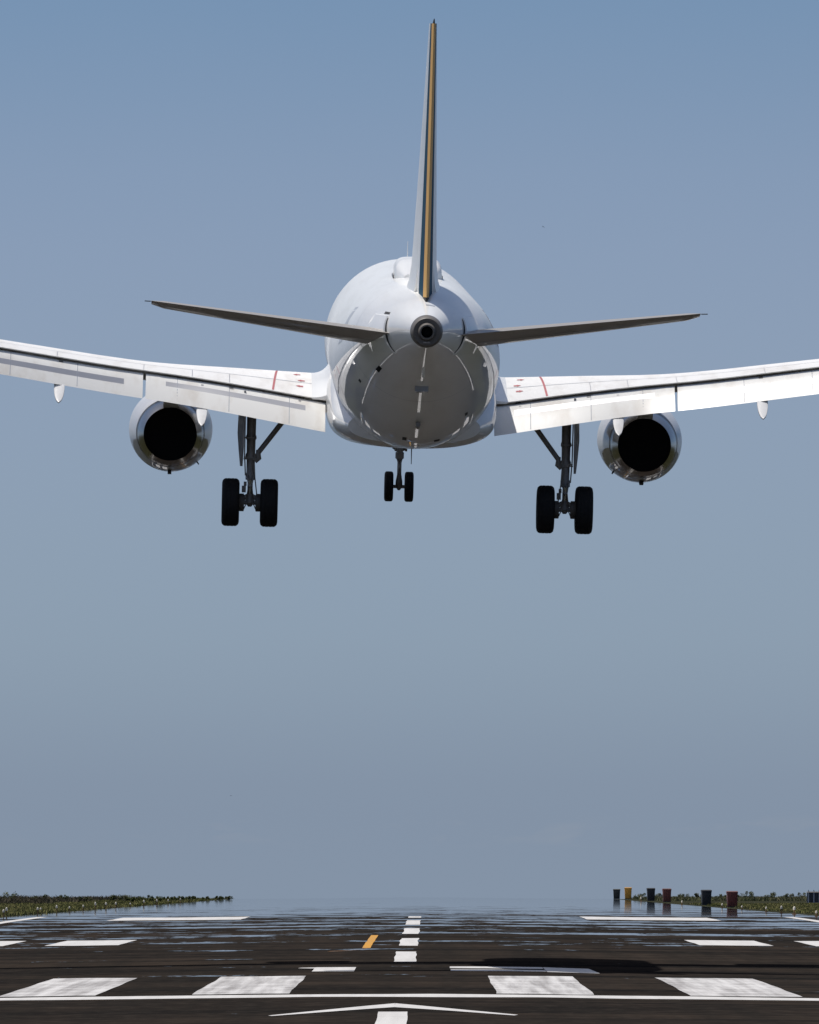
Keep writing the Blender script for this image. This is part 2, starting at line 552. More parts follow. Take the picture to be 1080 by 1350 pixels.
# APU exhaust at the tail end
cz = (1.46 + .72) / 2
def lathe_y(bm, prof, c, n=48, mi=None, kz=1.0):
    rs = [[(c[0] + r * math.cos(2 * math.pi * k / n), y, c[2] + kz * r * math.sin(2 * math.pi * k / n)) for k in range(n)] for y, r in prof]
    rings(bm, rs, cap0=True, cap1=True, matf=(lambda i, j: mi[i]) if mi else None)
bm = bmesh.new()
lathe_y(bm, [(L(37.14), .365), (L(37.3), .345), (L(37.52), .325), (L(37.56), .30), (L(37.55), .205), (L(37.62), .195), (L(37.70), .165), (L(37.70), .135), (L(37.60), .128), (L(37.0), .125)], (0, 0, cz))
ap = link('exhaust_cone', finish(bm), M['dark_metal'], plane, sharp=35)
bm = bmesh.new()
lathe_y(bm, [(L(37.58), .127), (L(37.05), .123), (L(37.03), .01)], (0, 0, cz))
link('exhaust_bore', finish(bm), M['black'], ap)
bm = bmesh.new()
box(bm, (0, L(37.585), cz - .235), (.16, .06, .035))
link('tail_lamp', bm, M['glass'], ap, smooth=False)

# belly fairing
FAIR = [(10.9, .5, -1.9, -2.02, 2.2), (11.6, 1.45, -.9, -2.2, 2.4), (12.6, 1.93, -.35, -2.30, 2.8), (14, 2.00, -.10, -2.26, 3.4), (18.5, 2.01, -.10, -2.20, 3.4),
        (20.5, 2.01, -.15, -2.13, 3.2), (22, 1.99, -.35, -2.09, 2.8), (23.4, 1.90, -.75, -2.05, 2.4), (24.6, 1.55, -1.1, -1.9, 2.2)]
bm = bmesh.new()
rs = []
for s in [10.9 + 13.7 * i / 50 for i in range(51)]:
    w, zt, zb, e = cr([s], FAIR)[0]
    zc, h = (zt + zb) / 2, (zt - zb) / 2
    r = []
    for k in range(64):
        t = 2 * math.pi * k / 64
        c, sn = math.cos(t), math.sin(t)
        r.append((w * math.copysign(abs(c) ** (2 / e), c), L(s), zc + h * math.copysign(abs(sn) ** (2 / e), sn)))
    rs.append(r)
rings(bm, rs)
link('belly_fairing', finish(bm), M['white'], plane, sharp=60)

# aerofoils
def naca_t(u, t): return 5 * t * (.2969 * math.sqrt(max(u, 0)) - .126 * u - .3516 * u * u + .2843 * u**3 - .1036 * u**4)
def camb(u, m=.018, p=.42): return m / p**2 * (2 * p * u - u * u) if u < p else m / (1 - p)**2 * (1 - 2 * p + 2 * p * u - u * u)
# stations: lateral, leading edge s, chord, t/c, twist deg (nose up +), z of quarter chord, cut fraction
WST = [(1.3, 12.3, 6.55, .150, 2.6, -1.24, .865), (2.1, 12.75, 6.10, .146, 2.4, -1.145, .86), (4.2, 13.8, 5.05, .130, 1.2, -.90, .832), (6.4, 14.95, 3.9, .118, .3, -.65, .785),
       (10, 16.82, 3.08, .112, .4, -.07, .80), (13.3, 18.52, 2.42, .108, 0, .42, .80), (17.05, 20.45, 1.6, .105, -.5, 1.0, .80)]
def wst(y):
    return cr([y], WST)[0]
def wing_pt(y, u, up, off=0.0):
    le, c, t, tw, zq, cut = wst(y)
    z = c * (camb(u) + (naca_t(u, t) if up else -naca_t(u, t)))
    a = R(tw)
    du = (u - .25) * c
    return Vector((y, L(le + u * c), zq + z - du * math.tan(a) + off))
US = [0, .006, .02, .05, .1, .17, .25, .34, .44, .54, .63, .70, .76]
FLAP_END = 13.3
def mirror(p, sg): return Vector((p[0] * sg, p[1], p[2]))

def flap_sec(y):
    le, c, t, tw, zq, cut = wst(y)
    top = wing_pt(y, cut, True)
    cf = cr([y], [(1.3, 1.26), (2.1, 1.24), (6.4, 1.08), (10, 1.02), (13.3, .86)])[0][0]
    return top.y, top.z, cf
FLAP_U = [0, .008, .03, .08, .15, .24, .33, .42, .50, .60, .70, .80, .90, 1.0]
DEFL = R(31.5)
def flap_pt(y, u, up, off=0.0):
    yt, zt, cf = flap_sec(y)
    th = naca_t(u, .15) * cf + .004
    n = th + off if up else -th * .75 - off
    ca, sa = math.cos(DEFL), math.sin(DEFL)
    return Vector((y, yt + .16 - u * cf * ca - n * sa * 1.0, zt - .080 - .018 * cf - u * cf * sa + n * ca))

def make_wing(sg):
    ys = [1.3, 1.7, 2.1, 2.8, 3.5, 4.2, 4.9, 5.6, 6.1, 6.4, 6.8, 7.6, 8.6, 10, 11.2, 12.4, 13.3]
    bm = bmesh.new()
    rs = []
    for y in ys:
        cut = wst(y)[5]
        up = [wing_pt(y, u * cut / .80 if u > .5 else u, True) for u in US if u < .7] + [wing_pt(y, cut * k, True) for k in (.88, .94, 1.0)]
        tail = up[-1] + Vector((0, .02, -.025))
        lo = [wing_pt(y, cut * k, False) for k in (.80, .70)] + [wing_pt(y, u, False) for u in reversed(US) if 0 < u < .56]
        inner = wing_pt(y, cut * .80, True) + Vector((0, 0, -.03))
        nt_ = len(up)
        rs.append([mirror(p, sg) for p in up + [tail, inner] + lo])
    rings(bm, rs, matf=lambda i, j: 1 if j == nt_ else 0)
    # outer panel with the aileron
    rs = []
    for y in [13.3, 14.4, 15.6, 16.6, 17.05]:
        up = [wing_pt(y, u, True) for u in US + [.85, .93, 1.0]]
        lo = [wing_pt(y, u, False) for u in reversed([.02, .05, .1, .17, .25, .34, .44, .54, .63, .76, .9])]
        rs.append([mirror(p, sg) for p in up + lo])
    rings(bm, rs)
    w = link('wing', finish(bm), [M['wing'], M['cove_shade']], plane, sharp=40)
    # wing tip fence
    bm = bmesh.new()
    z0 = wing_pt(17.05, .3, True).z
    pr = [(L(20.3), z0 - .1), (L(22.3), z0 + .75), (L(22.75), z0 + .75), (L(22.1), z0 - .05), (L(22.5), z0 - .75), (L(22.1), z0 - .7)]
    rings(bm, [[(sg * 17.03, a, b) for a, b in pr], [(sg * 17.10, a, b) for a, b in pr]])
    link('wing_tip_fence', finish(bm), M['white'], w, smooth=False)
    # flaps
    for y0, y1, band in ((2.03, 6.36, (.30, .47)), (6.43, 13.25, (.42, .62))):
        bm = bmesh.new()
        us = sorted(set([u for u in FLAP_U if not (band[0] - .03 < u < band[1] + .03)] + [band[0], band[1]]))
        n = max(2, int((y1 - y0) / .45))
        rs = []
        for i in range(n + 1):
            y = lerp(y0, y1, i / n)
            rs.append([mirror(flap_pt(y, u, True), sg) for u in us] + [mirror(flap_pt(y, u, False), sg) for u in reversed(us[1:-1])])
        ib = us.index(band[0])
        rings(bm, rs, matf=lambda i, j: 1 if j == ib and 0 < i < n - 1 else 0)
        link('flap', finish(bm), [M['flap'], M['band']], w, sharp=40)
    # flap track fairings
    for y in (5.0, 8.42, 11.7):
        yt, zt, cf = flap_sec(y)
        le, c, t, tw, zq, cut = wst(y)
        te = flap_pt(y, 1, False)
        s_le, s_te = S0 - yt - .16, S0 - te.y
        s_a, s_b = le + .50 * c, s_te + .60
        zl = wing_pt(y, .55, False).z
        z_end = te.z - .60 * math.tan(R(33))
        bm = bmesh.new()
        rs = []
        N = 26
        for i in range(N + 1):
            q = i / N
            s = lerp(s_a, s_b, q)
            if s < s_le + .10: ztop = min(zl + .06, flap_pt(y, .12, False).z + .02 if s > s_le - .25 else 9)
            elif s < s_te: ztop = flap_pt(y, min(1, (s - s_le) / (s_te - s_le)), False).z - .012
            else: ztop = lerp(te.z - .012, z_end, (s - s_te) / (s_b - s_te))
            g = max(0, (s - s_te) / (s_b - s_te))
            dp = cr([q], [(0, .04), (.25, .34), (.55, .40), (.75, .26), (.9, .13), (1.0, .035)])[0][0]
            wd = cr([q], [(0, .02), (.2, .10), (.5, .128), (1.0, .128)])[0][0] * math.sqrt(max(.004, 1 - g ** 1.7))
            r = []
            for (fx, fz) in ((-1, -.08), (-1, -.3), (-.95, -.5), (-.74, -.75), (-.34, -.94), (0, -1.0), (.34, -.94), (.74, -.75), (.95, -.5), (1, -.3), (1, -.08), (.8, .0), (-.8, .0)):
                r.append((sg * y + fx * wd, L(s), ztop + fz * dp))
            rs.append(r)
        rings(bm, rs)
        link('flap_track_fairing', finish(bm), M['wing'], w, sharp=50)
    # painted walkway line, three red arrows and spoiler seams on the upper skin
    def strip(name, pts, wd, mat, along_x=True, off=.006):
        bm = bmesh.new()
        pv = None
        for (y, u) in pts:
            a = mirror(wing_pt(y - wd / 2, u, True, off), sg)
            b = mirror(wing_pt(y + wd / 2, u, True, off), sg)
            va, vb = bm.verts.new(a), bm.verts.new(b)
            if pv: bm.faces.new((pv[0], pv[1], vb, va))
            pv = (va, vb)
        return link(name, finish(bm), mat, w)
    strip('walkway_line', [(3.30 - .10 * (1 - k / 14), .30 + (.835 - .30) * k / 14) for k in range(15)], .05, M['red'])
    for u0, u1, yy in ((.40, .455, 2.72), (.56, .605, 2.62), (.68, .72, 2.66)):
        bm = bmesh.new()
        um = (u0 + u1) / 2
        pts = [(yy - .09, um - .012), (yy - .01, um - .012), (yy - .01, u0), (yy + .09, um), (yy - .01, u1), (yy - .01, um + .012), (yy - .09, um + .012)]
        bm.faces.new([bm.verts.new(mirror(wing_pt(a, b, True, .008), sg)) for a, b in pts])
        link('walkway_arrow', finish(bm), M['red'], w, smooth=False)
    for yy in (4.35, 5.25, 6.42, 8.5, 10.4, 12.2):
        cut = wst(yy)[5]
        strip('spoiler_seam', [(yy, cut * (.72 + .27 * k / 6)) for k in range(7)], .012, M['band'])
    for f0 in (.72,):
        bm = bmesh.new()
        pv = None
        for k in range(40):
            y = lerp(2.35, 13.2, k / 39)
            u = wst(y)[5] * f0
            a, b = bm.verts.new(mirror(wing_pt(y, u, True, .005), sg)), bm.verts.new(mirror(wing_pt(y, u + .006, True, .005), sg))
            if pv: bm.faces.new((pv[0], pv[1], b, a))
            pv = (a, b)
        link('panel_seam', finish(bm), M['fade'], w)
    for yy, n0 in ((2.9, 'flap_seam'), (4.35, 'flap_seam'), (5.6, 'flap_seam'), (8.0, 'flap_seam'), (9.6, 'flap_seam')):
        bm = bmesh.new()
        pv = None
        for k in range(9):
            a, b = [bm.verts.new(mirror(flap_pt(yy + d, .10 + .86 * k / 8, True, .004), sg)) for d in (-.007, .007)]
            if pv: bm.faces.new((pv[0], pv[1], b, a))
            pv = (a, b)
        link(n0, finish(bm), M['fade'], w)
    for yy, u0, ds in ((2.65, .16, .03), (4.30, .13, .05), (5.0, .22, .03), (8.4, .12, .05)):
        bm = bmesh.new()
        bm.faces.new([bm.verts.new(mirror(flap_pt(yy + a, u0 + b, True, .005), sg)) for a, b in ((-ds, -ds), (ds, -ds), (ds, ds), (-ds, ds))])
        link('hinge_fitting', finish(bm), M['band'], w, smooth=False)
    # flap linkage rod at the flap split
    bm = bmesh.new()
    p = flap_pt(6.4, .9, False)
    tube(bm, [(sg * 6.45, p.y + .25, p.z - .02), (sg * 6.72, p.y + .1, p.z + .10)], .022, 8)
    link('flap_linkage', finish(bm), M['gear'], w, sharp=40)
    # wing root fillet
    bm = bmesh.new()
    rs = []
    for i in range(25):
        u = lerp(.06, .858, i / 24)
        pw = wing_pt(2.36, u, True, .004)
        hgt = .42 * (1 - .55 * sm(.55, .858, u)) * sm(.03, .2, u)
        x0 = 1.86
        r = []
        for k in range(9):
            t = k / 8
            x = (1 - t)**2 * x0 + 2 * t * (1 - t) * 1.99 + t * t * 2.36
            z = (1 - t)**2 * (pw.z + hgt) + 2 * t * (1 - t) * (pw.z - .01) + t * t * (pw.z - .002)
            r.append(Vector((sg * x, pw.y, z)))
        r += [Vector((sg * 2.34, pw.y, pw.z - .05)), Vector((sg * 1.86, pw.y, pw.z - .05))]
        rs.append(r)
    rings(bm, rs)
    link('wing_root_fillet', finish(bm), M['white'], w, sharp=50)
    return w
for sg in (-1, 1): make_wing(sg)

# tailplanes
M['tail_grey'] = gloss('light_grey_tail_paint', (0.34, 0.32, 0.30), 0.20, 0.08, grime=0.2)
def make_tailplane(sg):
    bm = bmesh.new()
    rs = []
    T = math.tan(R(4.3))
    for q in (0, .1, .25, .4, .55, .7, .85, .95, 1.0):
        y = lerp(.62, 6.18, q)
        te, c = lerp(35.55, 36.0, q), lerp(3.75, 1.35, q)
        zte = lerp(.965, 1.60, q)
        if q == 1.0: c, te = 1.05, 35.95
        us = [0, .008, .03, .08, .16, .28, .42, .56, .66, .70, .80, .90, 1.0]
        def P(u, s_):
            return Vector((sg * y, L(te - c + u * c), zte - (1 - u) * c * T + s_ * (naca_t(u, .105 if q < .99 else .06) * c + .004)))
        rs.append([P(u, 1) for u in us] + [P(u, -1) for u in reversed(us[1:-1])])
    rings(bm, rs)
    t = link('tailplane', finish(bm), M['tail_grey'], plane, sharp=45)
    # elevator hinge line on the underside
    bm = bmesh.new()
    pv = None
    for k in range(12):
        q = k / 11 * .96
        y, te, c, zte = lerp(.9, 6.22, q), lerp(35.55, 36.0, q), lerp(3.75, 1.35, q), lerp(.965, 1.60, q)
        for e in (0,):
            a, b = [bm.verts.new((sg * y, L(te - c + u * c), zte - (1 - u) * c * T - naca_t(u, .105) * c - .010)) for u in (.695, .705)]
        if pv: bm.faces.new((pv[0], pv[1], b, a))
        pv = (a, b)
    link('elevator_hinge', finish(bm), M['seam'], t)
    bm = bmesh.new()
    tube(bm, [(sg * 6.2, L(35.9), 1.59), (sg * 6.32, L(36.15), 1.6)], .012, 6)
    link('static_wick', finish(bm), M['seam'], t)
    # seal plate where the tailplane pivots in the tail cone
    bm = bmesh.new()
    for i in range(2): pass
    def side(s, z, off):
        w, zt, zb = fus_at(s)
        sn = max(-.98, min(.98, (z - (zt + zb) / 2) / ((zt - zb) / 2)))
        return Vector((sg * (w * math.sqrt(1 - sn * sn) + off), L(s), z))
    bm = bmesh.new()
    rs = []
    for z in [.52 + .085 * k for k in range(11)]:
        h = abs(z - .945) / .43
        rs.append([side(33.0 + .5 * h, z, .0), side(33.8 + .2 * h, z, .05), side(35.32 - .12 * h, z, .07 - .03 * h), side(35.34 - .12 * h, z, -.03), side(33.2, z, -.05)])
    rings(bm, rs)
    link('pivot_seal', finish(bm), M['white'], t, sharp=30)
    bm = bmesh.new()
    rs = []
    for z in [.56 + .077 * k for k in range(11)]:
        h = abs(z - .945) / .43
        s_ = 35.36 - .12 * h
        rs.append([side(s_, z, .045 - .03 * h), side(s_ + .02, z, .045 - .03 * h), side(s_ + .02, z, .005), side(s_, z, .005)])
    rings(bm, rs)
    link('pivot_gap', finish(bm), M['seam'], t, smooth=False)
for sg in (-1, 1): make_tailplane(sg)

# fin and rudder
ZB, ZT = 1.72, 7.98
def fin_st(z):
    q = (z - ZB) / (ZT - ZB)
    le, te = lerp(29.75, 35.55, q), lerp(35.95, 37.35, q)
    return le, te - le, lerp(.100, .088, q)
def fin_pt(z, u, side):
    le, c, t = fin_st(z)
    return Vector((side * (naca_t(u, t) * c + .007), L(le + u * c), z))
zs = [ZB + (ZT - ZB) * k / 16 for k in range(17)]
def stripe_u(z):
    le, c, t = fin_st(z)
    q = (z - ZB) / (ZT - ZB)
    return 1 - lerp(1.90, .80, q) / c, 1 - lerp(1.42, .72, q) / c, 1 - lerp(.53, .42, q) / c
bm = bmesh.new()
rs = []
for z in zs:
    hu = stripe_u(z)[0]
    us = [0, .008, .03, .07, .13, .2, .3, .42, .54, hu]
    us = [u * 1.0 if u != hu else hu for u in us]
    us = [u for u in us if u < hu] + [hu] if all(u < hu for u in us[:-1]) else [k * hu / 9 if k else 0 for k in range(10)]
    base = max(0, 1 - (z - ZB) / .75)
    def FP(u, sd):
        p = fin_pt(z, u, sd)
        p.x += sd * .16 * base**2 * math.sin(math.pi * min(1, u * 1.1 + .05))
        return p
    rs.append([FP(u, 1) for u in us] + [FP(u, -1) for u in reversed(us[1:])])
rings(bm, rs)
fin = link('tail_fin', finish(bm), M['white'], plane, sharp=45)
bm = bmesh.new()
rs = []
for z in [ZB + .10] + zs[1:]:
    hu, bu, yu = stripe_u(z)
    us = [hu + .006, bu, yu, 1.0]
    rs.append([fin_pt(z, u, 1) for u in us] + [fin_pt(z, u, -1) for u in reversed(us)])
rings(bm, rs, matf=lambda i, j: {0: 0, 1: 1, 2: 2, 3: 2, 4: 2, 5: 1, 6: 0, 7: 0}[j])
link('rudder', finish(bm), [M['white'], M['teal'], M['yellow']], fin, sharp=3)
# dark sill under the rudder
bm = bmesh.new()
hu = stripe_u(ZB)[0]
us = [hu + .05, .8, .9, 1.0]
rs = [[fin_pt(ZB, u, 1) * 1 + Vector((.012, -.03, dz)) for u in us] + [fin_pt(ZB, u, -1) + Vector((-.012, -.03, dz)) for u in reversed(us)] for dz in (-.12, .085)]
rings(bm, rs)
link('rudder_sill', finish(bm), M['seam'], fin, smooth=False)
bm = bmesh.new()
tube(bm, [(0, L(36.9), ZT - .02), (0, L(37.2), ZT + .05), (0, L(37.35), ZT + .10)], [.03, .02, .01], 8)
link('static_wick', finish(bm), M['seam'], fin)

# radome on the crown, blade aerials
bm = bmesh.new()
rs = []
for i in range(21):
    q = i / 20
    s = lerp(21.6, 25.9, q)
    h = .40 * sm(0, .35, q) ** .7
    if q > .72: h *= 1 - .86 * (q - .72) / .28
    w = .56 * sm(-.1, .30, q) ** .7
    if q > .80: w *= 1 - (q - .80) * 1.9
    r = []
    for k in range(17):
        t = math.pi * k / 16
        r.append((w * math.copysign(abs(math.cos(t)) ** .42, math.cos(t)) * (1 - .10 * math.sin(t)), L(s), fus_at(s)[1] - .05 + (h + .05) * math.sin(t) ** .38))
    r += [(-w * .9, L(s), 1.8), (w * .9, L(s), 1.8)]
    rs.append(r)
rings(bm, rs)
rad = link('satellite_radome', finish(bm), M['white'], plane, sharp=50)
bm = bmesh.new()
for i in range(2):
    pass
rings(bm, [[(x * 1.06, L(s), z) for x, z in ((-.55, 1.99), (-.55, 2.06), (.55, 2.06), (.55, 1.99))] for s in (22.6, 24.72)])
link('radome_gasket', finish(bm), M['gear'], rad, smooth=False)
def blade(name, x, s, z, h, c, mat, par=plane, rake=.4):
    bm = bmesh.new()
    pr = lambda f: [(x + .012 * f, 0), ]
    rs = []
    for q in (0, .5, 1):
        cc = c * (1 - .5 * q)
        yy = L(s) - rake * abs(h) * q
        rs.append([(x - .014 * (1 - .4 * q), yy, z + h * q), (x, yy + cc * .5, z + h * q), (x + .014 * (1 - .4 * q), yy, z + h * q), (x, yy - cc * .5, z + h * q)])
    rings(bm, rs)
    return link(name, finish(bm), mat, par, sharp=30)
blade('blade_aerial', 0, 9.5, 2.05, .52, .32, M['white'])
blade('belly_aerial', 0.02, 20.6, -2.10, -.42, .30, M['seam'])
blade('drain_mast', -.16, 9.0, -2.05, -.40, .10, M['gear'])
bm = bmesh.new()
tube(bm, [fus_pt(29.2, R(270), -.02), fus_pt(29.2, R(270), .10), fus_pt(29.55, R(270), .12)], .06, 10)
link('drain_mast', finish(bm), M['gear'], plane, sharp=40)

bm = bmesh.new()
p0, p1 = fus_pt(32.6, R(270)), fus_pt(33.0, R(270))
rings(bm, [[(d, p0.y, p0.z + .03), (d, p1.y, p1.z + .03), (d, p1.y - .02, p1.z - .12), (d, p0.y - .15, p0.z - .06)] for d in (-.15, .15)])
link('tail_bumper', finish(bm), M['door'], plane, smooth=False)
bm = bmesh.new()
p0, p1 = fus_pt(34.2, R(270)), fus_pt(34.8, R(270))
tube(bm, [p0 + Vector((0, 0, .01)), p0 + Vector((0, -.25, -.03)), p1 + Vector((0, 0, .0))], [.03, .035, .02], 8)
link('drain_mast', finish(bm), M['white'], plane, sharp=40)
# small dark vents and skin details on the tail
def patch(name, s, a, ds, da, mat, off=.004):
    bm = bmesh.new()
    n = 4
    g = [[bm.verts.new(fus_pt(s + ds * (i / n - .5), R(a + da * (j / n - .5)), off)) for j in range(n + 1)] for i in range(n + 1)]
    for i in range(n):
        for j in range(n):
            bm.faces.new((g[i][j], g[i][j + 1], g[i + 1][j + 1], g[i + 1][j]))
    return link(name, finish(bm), mat, plane)
patch('skin_vent', 34.9, 152, .55, 4.0, M['seam'])
patch('skin_vent', 36.3, 82, .10, 18, M['fade'])
patch('skin_vent', 33.0, 222, .55, 5, M['black'])
patch('skin_vent', 30.5, 214, .25, 3, M['seam'])
patch('skin_vent', 27.0, 262, .45, 3, M['seam'])
patch('skin_vent', 26.5, 285, .35, 4, M['seam'])
patch('skin_vent', 28.5, 308, .35, 2.5, M['seam'])
for s_, w_ in ((24.3, .02), (27.0, .018), (31.4, .02)):
    bm = bmesh.new()
    rings(bm, [[fus_pt(s_ + d, 2 * math.pi * k / NA, .003) for k in range(NA)] for d in (-w_ / 2, w_ / 2)], cap0=False, cap1=False)
    link('skin_seam', finish(bm), M['fade'], plane)
for a in (143, 37):
    patch('cabin_door', 28.2, a + (14 if a > 90 else -14), 1.2, 30, M['fade'], .003)

# engines
def make_engine(sg):
    c = (sg * 5.755, 0, -2.12)
    prof = [(10.95, .80), (10.74, .83), (10.66, .87), (10.72, .915), (11.0, .97), (11.6, 1.01), (12.4, 1.025), (13.2, 1.015), (13.9, .98), (14.5, .92), (15.05, .835)]
    bm = bmesh.new()
    lathe_y(bm, [(L(s), r) for s, r in prof], c, 64)
    e = link('engine', finish(bm), M['nacelle'], plane, sharp=60)
    bm = bmesh.new()
    lathe_y(bm, [(L(s), r) for s, r in [(14.98, .80), (15.06, .828), (15.4, .76), (15.78, .655), (15.80, .645), (15.78, .632), (15.3, .66), (14.98, .68)]], c, 64)
    link('exhaust_nozzle', finish(bm), M['steel'], e, sharp=60)
    bm = bmesh.new()
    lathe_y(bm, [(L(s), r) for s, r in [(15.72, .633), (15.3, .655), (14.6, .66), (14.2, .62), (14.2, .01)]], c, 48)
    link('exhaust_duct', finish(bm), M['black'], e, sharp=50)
    bm = bmesh.new()
    lathe_y(bm, [(L(s), r) for s, r in [(14.24, .36), (15.0, .30), (15.4, .12), (15.46, .01)]], c, 40)
    link('exhaust_plug', finish(bm), M['dark_metal'], e, sharp=50)
    bm = bmesh.new()
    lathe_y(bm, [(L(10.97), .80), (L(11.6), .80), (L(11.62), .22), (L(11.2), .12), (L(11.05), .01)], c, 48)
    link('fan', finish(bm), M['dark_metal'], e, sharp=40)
    # pylon
    bm = bmesh.new()
    rs = []
    for q in [k / 12 for k in range(13)]:
        s = lerp(12.3, 17.6, q)
        le, cc, t, tw, zq, cut = wst(5.755)
        u = (s - le) / cc
        top = wing_pt(5.755, max(.02, min(.8, u)), False).z + .12 if u > 0.03 else lerp(-.95, wing_pt(5.755, .02, True).z, (s - 12.3) / (le - 12.3))
        rr = cr([min(s, 15.8)], [(10.7, .9), (12.4, 1.06), (14.5, .94), (15.8, .64)])[0][0]
        bot = -2.12 + rr - .05 if s < 15.75 else lerp(-1.50, top - .04, min(1, (s - 15.75) / 1.85))
        w = .20 * math.sin(math.pi * (.08 + .86 * q)) ** .6
        rs.append([(c[0] - w, L(s), bot), (c[0] + w, L(s), bot), (c[0] + w, L(s), top), (c[0] - w, L(s), top)])
    rings(bm, rs)
    link('engine_pylon', finish(bm), M['white'], e, sharp=50)
    # drain mast under the cowl, strake
    bm = bmesh.new()
    rings(bm, [[(c[0] + x, L(s), z) for s, z in ((13.9, -3.10), (14.5, -3.0), (14.7, -3.10), (14.4, -3.15))] for x in (-.045, .045)])
    link('cowl_drain', finish(bm), M['seam'], e, smooth=False)
    bm = bmesh.new()
    for a0 in (math.radians(-48),):
        p = [(.98, 14.0), (1.0, 13.5), (1.06, 13.9), (1.06, 14.05)]
        sx = -sg
        rings(bm, [[(c[0] + sx * math.cos(a0 + d) * r, L(s), c[2] + math.sin(a0 + d) * r) for r, s in p] for d in (-.012, .012)])
    link('cowl_latch', finish(bm), M['seam'], e, smooth=False)
    return e
M['nacelle'] = gloss('nacelle_gloss_paint', (0.70, 0.70, 0.71), 0.45, 0.03, grime=0.12)
for sg in (-1, 1): make_engine(sg)

# landing gear
def tyre_bm(c, rad, w):
    bm = bmesh.new()
    h = w / 2
    prof = [(-h * .80, rad * .48), (-h * .97, rad * .66), (-h, rad * .80), (-h * .93, rad * .91), (-h * .74, rad * .975)]
    gr = []
    for g in (-.42, 0, .42):
        gr += [(h * (g - .035), rad * .998), (h * (g - .03), rad * .984), (h * (g + .03), rad * .984), (h * (g + .035), rad * .998)]
    prof += [(-h * .6, rad * .993)] + gr + [(h * .6, rad * .993)]
    prof += [(h * .74, rad * .975), (h * .93, rad * .91), (h, rad * .80), (h * .97, rad * .66), (h * .80, rad * .48)]
    lathe_x(bm, prof, c, 56)
    return finish(bm)

